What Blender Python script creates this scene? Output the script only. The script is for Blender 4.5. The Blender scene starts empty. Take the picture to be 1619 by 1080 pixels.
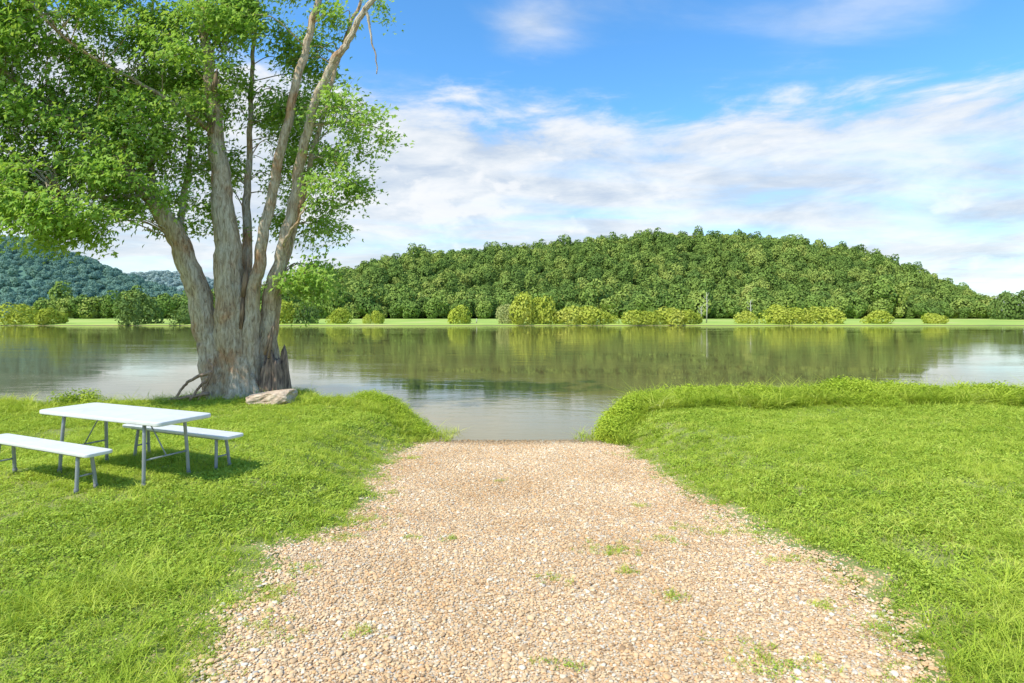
import bpy, math, numpy as np
import bmesh
from mathutils import Vector, noise as mnoise
R = np.random.default_rng(7)
scene = bpy.context.scene
COL = scene.collection
CAMH, F, HZ = 1.85, 900.0, 500.0
WATER = -0.6

def smooth(a, b, x):
    t = np.clip((np.asarray(x, float) - a) / (b - a), 0, 1)
    return t * t * (3 - 2 * t)

# ------------------------------------------------------------------ node helpers
def new_mat(name):
    m = bpy.data.materials.new(name); m.use_nodes = True
    m.node_tree.nodes.clear()
    return m, m.node_tree.nodes, m.node_tree.links

def ramp(N, stops, interp='LINEAR'):
    r = N.new('ShaderNodeValToRGB'); cr = r.color_ramp; cr.interpolation = interp
    while len(cr.elements) < len(stops): cr.elements.new(0.5)
    for e, (p, c) in zip(cr.elements, stops):
        e.position = p; e.color = (*c, 1)
    return r

def math_node(N, L, op, a, b=None, c=None, clamp=False):
    n = N.new('ShaderNodeMath'); n.operation = op; n.use_clamp = clamp
    for i, v in enumerate((a, b, c)):
        if v is None: continue
        if isinstance(v, (int, float)): n.inputs[i].default_value = v
        else: L.new(v, n.inputs[i])
    return n.outputs[0]

def noise_tex(N, L, vec, scale, detail=4, rough=0.55, dist=0.0):
    n = N.new('ShaderNodeTexNoise'); n.inputs['Scale'].default_value = scale
    n.inputs['Detail'].default_value = detail; n.inputs['Roughness'].default_value = rough
    n.inputs['Distortion'].default_value = dist
    if vec is not None: L.new(vec, n.inputs['Vector'])
    return n

def mixc(N, L, fac, a, b, mode='MIX'):
    m = N.new('ShaderNodeMix'); m.data_type = 'RGBA'; m.blend_type = mode
    for sock, v in ((m.inputs[0], fac), (m.inputs[6], a), (m.inputs[7], b)):
        if isinstance(v, (int, float)): sock.default_value = v
        elif isinstance(v, tuple): sock.default_value = (*v, 1)
        else: L.new(v, sock)
    return m.outputs[2]

def foliage_mat(name, stops, nscale=1.0, trans=0.3, namp=0.5, rough=0.6):
    m, N, L = new_mat(name)
    geo = N.new('ShaderNodeNewGeometry'); oi = N.new('ShaderNodeObjectInfo')
    nz = noise_tex(N, L, geo.outputs['Position'], nscale, 3)
    v = math_node(N, L, 'MULTIPLY', oi.outputs['Random'], 1 - namp)
    n2 = math_node(N, L, 'MULTIPLY_ADD', nz.outputs['Fac'], 2.2 * namp, -0.6 * namp)
    v = math_node(N, L, 'ADD', v, n2)
    r = ramp(N, stops); L.new(v, r.inputs[0])
    p = N.new('ShaderNodeBsdfDiffuse')
    L.new(r.outputs[0], p.inputs[0])
    if trans > 0:
        t = N.new('ShaderNodeBsdfTranslucent')
        tc = mixc(N, L, 1.0, r.outputs[0], (1.2, 1.12, 0.7), 'MULTIPLY'); L.new(tc, t.inputs[0])
        mx = N.new('ShaderNodeMixShader'); mx.inputs[0].default_value = trans
        L.new(p.outputs[0], mx.inputs[1]); L.new(t.outputs[0], mx.inputs[2]); res = mx.outputs[0]
    else: res = p.outputs[0]
    o = N.new('ShaderNodeOutputMaterial'); L.new(res, o.inputs[0])
    return m

# ------------------------------------------------------------------ mesh helpers
def mesh_np(name, V, Fc, mat=None, smooth_shade=False):
    V = np.ascontiguousarray(V, dtype=np.float32); Fc = np.ascontiguousarray(Fc, dtype=np.int32)
    me = bpy.data.meshes.new(name)
    me.vertices.add(len(V)); me.vertices.foreach_set('co', V.ravel())
    if len(Fc):
        k = Fc.shape[1]
        me.loops.add(Fc.size); me.loops.foreach_set('vertex_index', Fc.ravel())
        me.polygons.add(len(Fc)); me.polygons.foreach_set('loop_start', np.arange(0, Fc.size, k, dtype=np.int32))
        if smooth_shade: me.polygons.foreach_set('use_smooth', np.ones(len(Fc), dtype=bool))
    me.update(calc_edges=True); me.validate()
    if mat: me.materials.append(mat)
    return me

def add(name, me, loc=(0, 0, 0), parent=None, kind=None, label=None, category=None, group=None, link=True):
    o = bpy.data.objects.new(name, me); o.location = loc
    if link: COL.objects.link(o)
    if parent: o.parent = parent
    if kind: o['kind'] = kind
    if label: o['label'] = label
    if category: o['category'] = category
    if group: o['group'] = group
    return o

def join_parts(parts):
    Vs, Fs, off = [], [], 0
    for v, f in parts:
        Vs.append(v); Fs.append(np.asarray(f) + off); off += len(v)
    return np.concatenate(Vs), np.concatenate(Fs)

def catmull(P, n):
    P = np.asarray(P, float)
    P = np.vstack([2 * P[0] - P[1], P, 2 * P[-1] - P[-2]])
    out = []
    for i in range(1, len(P) - 2):
        for t in np.linspace(0, 1, n, endpoint=False):
            a, b, c, d = P[i - 1], P[i], P[i + 1], P[i + 2]
            out.append(0.5 * ((2 * b) + (c - a) * t + (2 * a - 5 * b + 4 * c - d) * t * t + (-a + 3 * b - 3 * c + d) * t ** 3))
    out.append(P[-2])
    return np.array(out)

def tube(P, rad, sides=8, bumpy=0.0, seed=0):
    P = np.asarray(P, float); rad = np.asarray(rad, float)
    n = len(P)
    T = np.gradient(P, axis=0); T /= np.linalg.norm(T, axis=1)[:, None] + 1e-9
    ref = np.array([0.0, 1, 0]) if abs(T[0][1]) < 0.9 else np.array([1.0, 0, 0])
    rings = []
    u = np.cross(T[0], ref); u /= np.linalg.norm(u)
    ang = np.linspace(0, 2 * np.pi, sides, endpoint=False)
    rr = np.random.default_rng(seed)
    ph = rr.uniform(0, 6.28, 6)
    for i in range(n):
        u = u - T[i] * np.dot(u, T[i]); u /= np.linalg.norm(u) + 1e-9
        w = np.cross(T[i], u)
        r = np.full(sides, rad[i])
        if bumpy:
            s = i * 0.13
            r = r * (1 + bumpy * (0.5 * np.sin(3 * ang + ph[0] + s) + 0.4 * np.sin(5 * ang + ph[1] - s * 1.3)
                     + 0.35 * np.sin(9 * ang + ph[2] + 0.6 * s) + 0.3 * np.sin(14 * ang + ph[3] - s) + 0.25 * rr.normal(size=sides)))
        rings.append(P[i] + np.outer(np.cos(ang) * r, u) + np.outer(np.sin(ang) * r, w))
    V = np.concatenate(rings + [P[:1], P[-1:]])
    Fs = []
    for i in range(n - 1):
        a = np.arange(sides) + i * sides; b = (np.arange(sides) + 1) % sides + i * sides
        Fs.append(np.stack([a, b, b + sides, a + sides], 1))
    c0, c1 = n * sides, n * sides + 1
    for k in range(0, sides, 2):
        Fs.append(np.array([[c0, (k + 2) % sides, k + 1, k]]))
        o = (n - 1) * sides
        Fs.append(np.array([[c1, o + k, o + k + 1, o + (k + 2) % sides]]))
    return V, np.concatenate(Fs)

def instancer(name, pts, rot, scl, sources, **kw):
    me = mesh_np(name, pts, np.zeros((0, 4)))
    a = me.attributes.new('rot', 'FLOAT_VECTOR', 'POINT'); a.data.foreach_set('vector', np.ascontiguousarray(rot, dtype=np.float32).ravel())
    a = me.attributes.new('scl', 'FLOAT_VECTOR', 'POINT'); a.data.foreach_set('vector', np.ascontiguousarray(scl, dtype=np.float32).ravel())
    o = add(name, me, **kw)
    ng = bpy.data.node_groups.new(name + '_scatter', 'GeometryNodeTree')
    ng.interface.new_socket('Geometry', in_out='INPUT', socket_type='NodeSocketGeometry')
    ng.interface.new_socket('Geometry', in_out='OUTPUT', socket_type='NodeSocketGeometry')
    N, L = ng.nodes, ng.links
    gi = N.new('NodeGroupInput'); go = N.new('NodeGroupOutput')
    iop = N.new('GeometryNodeInstanceOnPoints'); j = N.new('GeometryNodeJoinGeometry')
    for s in sources:
        oi = N.new('GeometryNodeObjectInfo'); oi.inputs['Object'].default_value = s
        oi.inputs['As Instance'].default_value = True
        L.new(oi.outputs['Geometry'], j.inputs[0])
    L.new(gi.outputs[0], iop.inputs['Points']); L.new(j.outputs[0], iop.inputs['Instance'])
    iop.inputs['Pick Instance'].default_value = True
    for an, sn in (('rot', 'Rotation'), ('scl', 'Scale')):
        na = N.new('GeometryNodeInputNamedAttribute'); na.data_type = 'FLOAT_VECTOR'
        na.inputs['Name'].default_value = an
        L.new(na.outputs[0], iop.inputs[sn])
    L.new(iop.outputs[0], go.inputs[0])
    md = o.modifiers.new('scatter', 'NODES'); md.node_group = ng
    return o

def src(name, me):
    return bpy.data.objects.new(name, me)

# ------------------------------------------------------------------ terrain
SX = [-3000, -60, -20, -12, -10, -8.5, -7.5, -6.5, -5.5, -4.6, -3.4, -2.6, -2.0, -1.7, -1.5, 1.6, 1.9, 2.3, 3.0, 5, 10, 20, 60, 3000]
SY = [14, 14, 13.2, 13.5, 13.4, 13.9, 14.8, 15.3, 15.1, 14.4, 14.1, 13.6, 12.9, 12.0, 11.2, 11.2, 11.9, 12.9, 13.8, 14.4, 14.5, 14.4, 14.6, 14.6]
LY = [-6, 2.87, 3.87, 4.79, 5.35, 6.35, 7.37, 9.74, 11.6, 15]
LX = [-1.5, -1.62, -1.76, -1.84, -1.58, -1.50, -1.80, -1.83, -1.62, -1.6]
RX_ = [2.0, 2.05, 2.45, 2.36, 2.16, 2.12, 2.05, 2.02, 1.78, 1.7]
RY_ = [-6, 2.87, 3.43, 4.33, 5.35, 6.35, 7.2, 9.74, 11.85, 15]
def xl(y): return np.interp(y, LY, LX) + 0.06 * np.sin(5.1 * y) + 0.05 * np.sin(11.7 * y + 1)
def xr(y): return np.interp(y, RY_, RX_) + 0.06 * np.sin(4.3 * y + 2) + 0.05 * np.sin(12.9 * y)
def shore(x): return np.interp(x, SX, SY) + (0.10 * np.sin(3.1 * x) + 0.07 * np.sin(7.3 * x + 1)) * (np.abs(x) < 60)
def pathdist(x, y): return np.maximum(xl(y) - x, x - xr(y))
def terrain(x, y, under=False):
    x = np.asarray(x, float); y = np.asarray(y, float)
    lawn = -0.15 * smooth(5, 12, y) + 0.025 * np.sin(0.9 * x + 0.5 * y) + 0.015 * np.sin(2.3 * x - 1.7 * y)
    lawn = lawn + .16 * np.exp(-((x + 4.5) ** 2 + (y - 6.3) ** 2) / 3.6)
    t = shore(x) - y
    bank = lawn - 1.3 * (1 - smooth(-0.5, 0.45, t))
    rp = np.maximum(-0.083 * np.maximum(y - 4, 0), -1.6)
    rp = rp * smooth(3, 5.2, y)
    d = pathdist(x, y)
    w = 1 - smooth(0, 1.3, d)
    z = bank * (1 - w) + rp * w
    if under: z = z - 0.04 * (1 - smooth(-0.12, 0.0, d)) * (y < 14.8)
    eb = 146.5 + 1.2 * np.sin(x * 0.043) + 0.5 * np.sin(x * 0.19)
    far = -1.45 + 1.3 * smooth(-2.0, 3.0, y - eb) + 1.1 * smooth(150, 200, y)
    return np.where(y > 30, far, z)
def hit(px, py):
    Y = 8.0
    for _ in range(40):
        X = (px - 809.5) * Y / F
        Y = 0.5 * Y + 0.5 * (CAMH - float(terrain(X, Y))) * F / (py - HZ)
    return (px - 809.5) * Y / F, Y
def bearing(px, py, Y):
    return np.array([(px - 809.5) * Y / F, Y, CAMH - (py - HZ) * Y / F])

def grid(xs, ys, zf):
    X, Y = np.meshgrid(xs, ys); Z = zf(X, Y)
    V = np.stack([X.ravel(), Y.ravel(), Z.ravel()], 1)
    nx, ny = len(xs), len(ys)
    i, j = np.meshgrid(np.arange(nx - 1), np.arange(ny - 1)); a = (j * nx + i).ravel()
    return V, np.stack([a, a + 1, a + 1 + nx, a + nx], 1)

xs = np.concatenate([-np.geomspace(16, 3000, 60)[::-1], np.arange(-15.9, 15.95, 0.12), np.geomspace(16, 3000, 60)])
ys = np.concatenate([[-60, -30, -15, -8], np.arange(-6, 17, 0.12), [20, 29.9, 30.1, 60, 100, 130], np.arange(140, 156, 0.8), np.geomspace(158, 4000, 60)])
m, N, L = new_mat('ground_soil_and_grass')
geo = N.new('ShaderNodeNewGeometry'); sep = N.new('ShaderNodeSeparateXYZ'); L.new(geo.outputs['Position'], sep.inputs[0])
n1 = noise_tex(N, L, geo.outputs['Position'], 1.2, 6); n2 = noise_tex(N, L, geo.outputs['Position'], 30, 5, 0.7)
r1 = ramp(N, [(0.3, (0.17, 0.22, 0.045)), (0.55, (0.27, 0.30, 0.07)), (0.75, (0.44, 0.35, 0.18))]); L.new(n1.outputs['Fac'], r1.inputs[0])
c = mixc(N, L, 0.6, r1.outputs[0], n2.outputs['Fac'], 'OVERLAY')
nf = noise_tex(N, L, geo.outputs['Position'], 0.06, 5)
rf = ramp(N, [(0.3, (0.27, 0.40, 0.06)), (0.55, (0.38, 0.49, 0.08)), (0.72, (0.52, 0.48, 0.17))]); L.new(nf.outputs['Fac'], rf.inputs[0])
farf = math_node(N, L, 'GREATER_THAN', sep.outputs['Y'], 60.0)
c = mixc(N, L, farf, c, rf.outputs[0])
mud = N.new('ShaderNodeMapRange'); L.new(sep.outputs['Z'], mud.inputs[0]); mud.inputs[1].default_value = -0.55; mud.inputs[2].default_value = -0.42
mud.inputs[3].default_value = 1; mud.inputs[4].default_value = 0
c = mixc(N, L, mud.outputs[0], c, (0.16, 0.12, 0.06))
p = N.new('ShaderNodeBsdfPrincipled'); L.new(c, p.inputs['Base Color']); p.inputs['Roughness'].default_value = 0.95
b = N.new('ShaderNodeBump'); b.inputs['Strength'].default_value = 0.6; b.inputs['Distance'].default_value = 0.03; L.new(n2.outputs['Fac'], b.inputs['Height']); L.new(b.outputs[0], p.inputs['Normal'])
o = N.new('ShaderNodeOutputMaterial'); L.new(p.outputs[0], o.inputs[0])
V, Fc = grid(xs, ys, lambda x, y: terrain(x, y, True))
add('ground', mesh_np('ground', V, Fc, m, True), kind='structure', label='grassy river bank and far meadow with muddy edge')

# water
m, N, L = new_mat('river_water')
geo = N.new('ShaderNodeNewGeometry')
mp = N.new('ShaderNodeMapping'); L.new(geo.outputs['Position'], mp.inputs[0]); mp.inputs['Scale'].default_value = (0.8, 1.8, 1)
wa = noise_tex(N, L, mp.outputs[0], 1.5, 6, 0.6, 0.5)
mp2 = N.new('ShaderNodeMapping'); L.new(geo.outputs['Position'], mp2.inputs[0]); mp2.inputs['Scale'].default_value = (0.035, 0.14, 1)
wb = noise_tex(N, L, mp2.outputs[0], 1.0, 6, 0.65, 1.2)
rb = ramp(N, [(0.42, (0.06,) * 3), (0.64, (1.0,) * 3)]); L.new(wb.outputs['Fac'], rb.inputs[0])
hgt = math_node(N, L, 'MULTIPLY', wa.outputs['Fac'], rb.outputs[0])
b = N.new('ShaderNodeBump'); b.inputs['Strength'].default_value = 0.32; b.inputs['Distance'].default_value = 0.022
L.new(hgt, b.inputs['Height'])
dcol = mixc(N, L, wb.outputs['Fac'], (0.13, 0.11, 0.035), (0.27, 0.22, 0.085))
df = N.new('ShaderNodeBsdfDiffuse'); L.new(dcol, df.inputs[0])
gl = N.new('ShaderNodeBsdfGlossy'); gl.inputs['Roughness'].default_value = 0.022; gl.inputs[0].default_value = (1.0, 0.97, 0.91, 1); L.new(b.outputs[0], gl.inputs['Normal'])
fr = N.new('ShaderNodeFresnel'); fr.inputs[0].default_value = 1.8; L.new(b.outputs[0], fr.inputs['Normal'])
mx = N.new('ShaderNodeMixShader'); L.new(fr.outputs[0], mx.inputs[0]); L.new(df.outputs[0], mx.inputs[1]); L.new(gl.outputs[0], mx.inputs[2])
o = N.new('ShaderNodeOutputMaterial'); L.new(mx.outputs[0], o.inputs[0])
V = np.array([[-2500, 9.5, WATER], [2500, 9.5, WATER], [2500, 165, WATER], [-2500, 165, WATER]])
add('river_water', mesh_np('river_water', V, np.array([[0, 1, 2, 3]]), m), kind='structure', label='calm muddy green river reflecting the wooded hill')

# gravel path
GST = [(0.0, (0.38, 0.25, 0.14)), (0.12, (0.62, 0.43, 0.24)), (0.42, (0.77, 0.57, 0.33)), (0.60, (0.74, 0.45, 0.22)), (0.80, (0.78, 0.60, 0.37)), (0.92, (0.86, 0.77, 0.58)), (1.0, (0.50, 0.44, 0.36))]
m, N, L = new_mat('gravel_bed')
geo = N.new('ShaderNodeNewGeometry')
vo = N.new('ShaderNodeTexVoronoi'); vo.inputs['Scale'].default_value = 80; L.new(geo.outputs['Position'], vo.inputs['Vector'])
sc = N.new('ShaderNodeSeparateColor'); L.new(vo.outputs['Color'], sc.inputs[0])
r1 = ramp(N, GST); L.new(sc.outputs[0], r1.inputs[0])
dk = N.new('ShaderNodeMapRange'); L.new(vo.outputs['Distance'], dk.inputs[0]); dk.inputs[1].default_value = 0.35; dk.inputs[2].default_value = 0.8; dk.inputs[3].default_value = 1; dk.inputs[4].default_value = 0.65
c = mixc(N, L, 1.0, r1.outputs[0], dk.outputs[0], 'MULTIPLY')
sep = N.new('ShaderNodeSeparateXYZ'); L.new(geo.outputs['Position'], sep.inputs[0])
wet = N.new('ShaderNodeMapRange'); L.new(sep.outputs['Z'], wet.inputs[0]); wet.inputs[1].default_value = -0.60; wet.inputs[2].default_value = -0.54; wet.inputs[3].default_value = 0.45; wet.inputs[4].default_value = 1
c = mixc(N, L, 1.0, c, wet.outputs[0], 'MULTIPLY')
p = N.new('ShaderNodeBsdfPrincipled'); L.new(c, p.inputs['Base Color']); p.inputs['Roughness'].default_value = 0.85
b = N.new('ShaderNodeBump'); b.invert = True; b.inputs['Distance'].default_value = 0.006; b.inputs['Strength'].default_value = .6; L.new(vo.outputs['Distance'], b.inputs['Height']); L.new(b.outputs[0], p.inputs['Normal'])
o = N.new('ShaderNodeOutputMaterial'); L.new(p.outputs[0], o.inputs[0])
yy = np.arange(-5.5, 14.4, 0.1); tt = np.linspace(0, 1, 44)
Y, T = np.meshgrid(yy, tt, indexing='ij'); X = xl(Y) * (1 - T) + xr(Y) * T
Z = terrain(X, Y) - 0.004 - 0.03 * (np.abs(T - 0.5) > 0.499)
V = np.stack([X.ravel(), Y.ravel(), Z.ravel()], 1); nx = len(tt)
i, j = np.meshgrid(np.arange(nx - 1), np.arange(len(yy) - 1)); a = (j * nx + i).ravel()
add('gravel_path', mesh_np('gravel_path', V, np.stack([a, a + 1, a + 1 + nx, a + nx], 1), m, True), kind='structure', label='tan pea gravel boat ramp sloping into the river')

# pebbles
m, N, L = new_mat('pebble_stone')
oi = N.new('ShaderNodeObjectInfo'); r1 = ramp(N, GST); L.new(oi.outputs['Random'], r1.inputs[0])
geo = N.new('ShaderNodeNewGeometry'); pn = noise_tex(N, L, geo.outputs['Position'], .8, 4)
rr_ = ramp(N, [(.35, (.86, .80, .73)), (.6, (1.0, 1.0, 1.0))]); L.new(pn.outputs['Fac'], rr_.inputs[0])
c = mixc(N, L, 1.0, r1.outputs[0], rr_.outputs[0], 'MULTIPLY')
sep = N.new('ShaderNodeSeparateXYZ'); L.new(geo.outputs['Position'], sep.inputs[0])
wet = N.new('ShaderNodeMapRange'); L.new(sep.outputs['Z'], wet.inputs[0]); wet.inputs[1].default_value = -0.60; wet.inputs[2].default_value = -0.54; wet.inputs[3].default_value = 0.45; wet.inputs[4].default_value = 1
c = mixc(N, L, 1.0, c, wet.outputs[0], 'MULTIPLY')
p = N.new('ShaderNodeBsdfDiffuse'); L.new(c, p.inputs[0])
o = N.new('ShaderNodeOutputMaterial'); L.new(p.outputs[0], o.inputs[0])
peb = []
for k in range(6):
    bm = bmesh.new(); bmesh.ops.create_icosphere(bm, subdivisions=2, radius=1)
    sx, sy, sz = R.uniform(0.8, 1.3), R.uniform(0.7, 1.0), R.uniform(0.3, 0.5)
    for v in bm.verts:
        d = 1 + 0.35 * mnoise.noise(v.co * 1.3 + Vector((k * 9, 0, 0)))
        v.co = Vector((v.co.x * sx * d, v.co.y * sy * d, v.co.z * sz * d))
    me = bpy.data.meshes.new('pebble'); bm.to_mesh(me); bm.free()
    for q in me.polygons: q.use_smooth = True
    me.materials.append(m); peb.append(src('pebble', me))
n = 200000
py_ = 1.8 + (12.3 - 1.8) * R.random(n) ** 1.35
px_ = R.uniform(-2.4, 3.0, n)
d = pathdist(px_, py_)
keep = (d < R.exponential(0.14, n) - 0.01) & (terrain(px_, py_) > -0.64)
px_, py_ = px_[keep], py_[keep]; n = len(px_)
s = np.clip(R.lognormal(math.log(0.0062), 0.42, n), 0.0035, 0.020) * (1 + 0.03 * py_)
instancer('gravel', np.stack([px_, py_, terrain(px_, py_) + s * 0.05], 1),
          np.stack([R.normal(0, 0.2, n), R.normal(0, 0.2, n), R.uniform(0, 6.28, n)], 1), np.stack([s] * 3, 1), peb,
          kind='stuff', label='loose tan and pink pebbles covering the ramp')

# ------------------------------------------------------------------ grass
GR = [(0.0, (0.21, 0.32, 0.03)), (0.35, (0.38, 0.50, 0.055)), (0.65, (0.54, 0.63, 0.09)), (0.88, (0.66, 0.70, 0.16)), (1.0, (0.76, 0.68, 0.35))]
mg = foliage_mat('grass_blade', GR, 0.9, 0.32, 0.45)
mg2 = foliage_mat('grass_long_blade', GR, 1.1, 0.32, 0.4)
mc = foliage_mat('clover_leaf', [(0.0, (0.22, 0.35, 0.035)), (0.5, (0.38, 0.51, 0.065)), (1.0, (0.55, 0.65, 0.12))], 1.1, 0.22, 0.45)
def tuft(nb, hmin, hmax, width, spread, lean, seed):
    r = np.random.default_rng(seed); parts = []
    for _ in range(nb):
        a = r.uniform(0, 6.28); q = r.uniform(0, 6.28); rad = spread * math.sqrt(r.random())
        base = np.array([math.cos(q) * rad, math.sin(q) * rad, -0.01]); h = r.uniform(hmin, hmax); ln = h * lean * r.uniform(0.3, 1.3)
        dv = np.array([math.cos(a), math.sin(a), 0]); sd = np.array([-dv[1], dv[0], 0]) * width * 0.5 * r.uniform(0.7, 1.3)
        pts = []
        for t, wd in ((0, 1), (0.5, 0.85), (1, 0.08)):
            cpt = base + dv * ln * t * t + np.array([0, 0, h * (t - 0.28 * lean * t * t)])
            pts += [cpt - sd * wd, cpt + sd * wd]
        parts.append((np.array(pts), np.array([[0, 1, 3, 2], [2, 3, 5, 4]])))
    return join_parts(parts)
def leafclump(nl, rad, h, ls, seed, up=0.6):
    r = np.random.default_rng(seed); parts = []
    for _ in range(nl):
        d = r.normal(size=3); d /= np.linalg.norm(d); d[2] = abs(d[2])
        q = r.random() ** 0.35
        c = np.array([d[0] * rad * q, d[1] * rad * q, d[2] * h * q])
        nrm = d * 0.8 + np.array([0, 0, up]) + r.normal(0, 0.4, 3); nrm /= np.linalg.norm(nrm)
        a = np.cross(nrm, r.normal(size=3)); a /= np.linalg.norm(a); b_ = np.cross(nrm, a); l = ls * r.uniform(0.6, 1.3)
        parts.append((np.array([c - a * l, c - b_ * l * 0.55 + nrm * l * .1, c + a * l, c + b_ * l * 0.55 + nrm * l * .1]), np.array([[0, 1, 2, 3]])))
    return join_parts(parts)
short = [src('grass_tuft', mesh_np('grass_tuft', *tuft(19, 0.025, 0.085, 0.0055, 0.07, 1.1, 10 + k), mg)) for k in range(5)]
short += [src('clover_tuft', mesh_np('clover_tuft', *leafclump(26, 0.08, 0.045, 0.012, 30 + k, 1.0), mc)) for k in range(4)]
longt = [src('long_grass_tuft', mesh_np('long_grass_tuft', *tuft(20, 0.10, 0.24, 0.0065, 0.06, 1.25, 50 + k), mg2)) for k in range(4)]

def scatter_lawn(n, ymin, ymax):
    y = ymin + (ymax - ymin) * R.random(n) ** 0.85
    x = R.uniform(-1, 1, n) * (1.05 * y + 2.0)
    d = pathdist(x, y); z = terrain(x, y)
    left = x < 0
    edge = 0.18 * np.sin(x * 9) * np.sin(y * 7) + 0.12 * np.sin(y * 3.1 + 1) + R.normal(0, 0.13, n) - .03 * left
    k = (d > edge) & (z > WATER + 0.02)
    return x[k], y[k], z[k]
x, y, z = scatter_lawn(100000, 1.6, 15)
bare = ((np.sin(x * 1.7 + 2) * np.sin(y * 1.3 + x * .6) > 0.82) & (R.random(len(x)) < 0.6))
d = x - xr(y)
bare |= (d > -.05) & (d < .24) & (y > 3.9) & (y < 6.6) & (R.random(len(x)) < .8)
x, y, z = x[~bare], y[~bare], z[~bare]; n = len(x)
patch = np.sin(x * 5.3 + 2 * np.sin(y * 2.1)) * np.sin(y * 4.7 + 2 * np.sin(x * 1.9))
s = R.uniform(0.65, 1.25, n) * (0.9 + 0.05 * y) * (0.9 + 0.2 * np.sin(x * 1.1 + 1) * np.sin(y * 0.9) + .12 * patch)
s *= 0.4 + 0.6 * smooth(-.1, 0.45, pathdist(x, y))
instancer('lawn_grass', np.stack([x, y, z], 1), np.stack([R.normal(0, .15, n), R.normal(0, .15, n), R.uniform(0, 6.28, n)], 1), np.stack([s] * 3, 1), short,
          kind='stuff', label='bright green short grass and clover')
x, y, z = scatter_lawn(42000, 1.7, 14.6)
g = np.sin(x * 1.9 + .5) * np.sin(y * 1.5 + 1) + 0.5 * np.sin(x * 4.1 - y * 3.3) + 0.8 * (y < 3.9) + R.normal(0, .35, len(x))
k = (g > 0.85) & (pathdist(x, y) > 0.08); x, y, z = x[k], y[k], z[k]; n = len(x)
s = R.uniform(0.35, 0.9, n) * np.where(y < 4, 1.05, .75)
instancer('long_grass', np.stack([x, y, z], 1), np.stack([R.normal(0, .25, n), R.normal(0, .25, n), R.uniform(0, 6.28, n)], 1), np.stack([s] * 3, 1), longt,
          kind='stuff', label='longer shaggy grass tufts in the lawn')
# bank weeds
mw = foliage_mat('weed_leaf', [(0.0, (0.22, 0.34, 0.03)), (0.5, (0.42, 0.54, 0.055)), (1.0, (0.62, 0.69, 0.10))], 1.3, 0.3, 0.55)
weeds = [src('weed', mesh_np('weed', *leafclump(210, 0.25, 0.34, 0.022, 70 + k, 0.5), mw)) for k in range(4)]
n = 15000
x = R.uniform(-17, 18, n); y = R.uniform(10.8, 15.5, n)
t = shore(x) - y; d = pathdist(x, y)
lump = np.sin(x * 1.3) * np.sin(x * .47 + 1) + .5 * np.sin(x * 3.3 + y)
wide = np.where(x > 0, 1.8 + .3 * lump, np.where(x > -3.6, 1.3, np.where(x > -7.6, 0.5, 0.35)))
corner = (np.abs(d - 0.35) < 0.35) & (y > 11.5)
k = ((t > -0.25) & (t < wide) & (d > 0.12)) | (corner & (t > -0.2))
k &= terrain(x, y) > WATER - 0.06
k &= R.random(n) < np.where((x < -3.6), 0.45, 1.0)
x, y, lump = x[k], y[k], lump[k]; n = len(x)
s = R.uniform(0.75, 1.08, n) * np.where(x > 0, 1.45, np.where(x > -3.6, 1.1, 0.65)) * (0.85 + 0.2 * np.clip(lump, -.8, 1))
s *= np.where(x > 0, .5 + .5 * smooth(1.9, .8, shore(x) - y), 1)
ex_, ey_ = R.normal(-9.9, .28, 30), R.normal(12.9, .15, 30)
x = np.concatenate([x, ex_]); y = np.concatenate([y, ey_]); s = np.concatenate([s, R.uniform(.5, 1.25, 30)]); n = len(x); z = terrain(x, y)
instancer('bank_weeds', np.stack([x, y, z - 0.03], 1), np.stack([R.normal(0, .15, n), R.normal(0, .15, n), R.uniform(0, 6.28, n)], 1),
          np.stack([s, s, s * R.uniform(.9, 1.15, n)], 1), weeds, kind='stuff', label='lush yellow-green weeds along the water edge')
n = 9000
x = R.uniform(-16, 18, n); t = R.uniform(0.0, 1.9, n); y = shore(x) - t
k = (pathdist(x, y) > 0.1) & (R.random(n) < np.where(x < -3.6, 0.35, 0.9)) & (terrain(x, y) > WATER); x, y = x[k], y[k]; n = len(x)
s = R.uniform(0.8, 1.9, n) * np.where(x > 0, 1.3, .8)
xe = np.concatenate([R.uniform(-1.8, -1.2, 40), R.uniform(1.2, 1.8, 14)]); ye = np.concatenate([R.uniform(11.0, 12.6, 40), R.uniform(11.0, 12.1, 14)])
x = np.concatenate([x, xe]); y = np.concatenate([y, ye]); s = np.concatenate([s, R.uniform(.7, 1.5, 54)]); n = len(x); z = terrain(x, y)
instancer('bank_grass', np.stack([x, y, z], 1), np.stack([R.normal(0, .2, n), R.normal(0, .2, n), R.uniform(0, 6.28, n)], 1), np.stack([s] * 3, 1), longt,
          kind='stuff', label='tall grass fringe on the river bank')
# weeds growing in gravel
spots = [(960, 868, .2), (985, 873, .14), (1065, 943, .1), (1200, 1040, .2), (1235, 1052, .18), (1315, 957, .11), (870, 1046, .05), (870, 916, .09), (715, 853, .06),
         (1050, 855, .13), (1135, 842, .2), (1245, 886, .16), (645, 850, .07), (1080, 835, .12), (905, 1055, .05), (575, 1000, .07), (795, 760, .08), (1400, 1000, .2), (1010, 800, .08), (995, 905, .08),
         (620, 780, .12), (590, 820, .15), (540, 850, .15), (470, 900, .14), (400, 990, .16), (440, 940, .12), (330, 1030, .16), (1090, 770, .12), (1020, 725, .12), (655, 725, .12), (1340, 920, .14)]
P = []
for (a_, b_, rr) in spots:
    X0, Y0 = hit(a_, b_)
    for _ in range(int(150 * rr)):
        P.append((X0 + R.normal(0, rr * 0.65), Y0 + R.normal(0, rr * 0.42)))
P = np.array(P); n = len(P); s = R.uniform(.22, .65, n)
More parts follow.
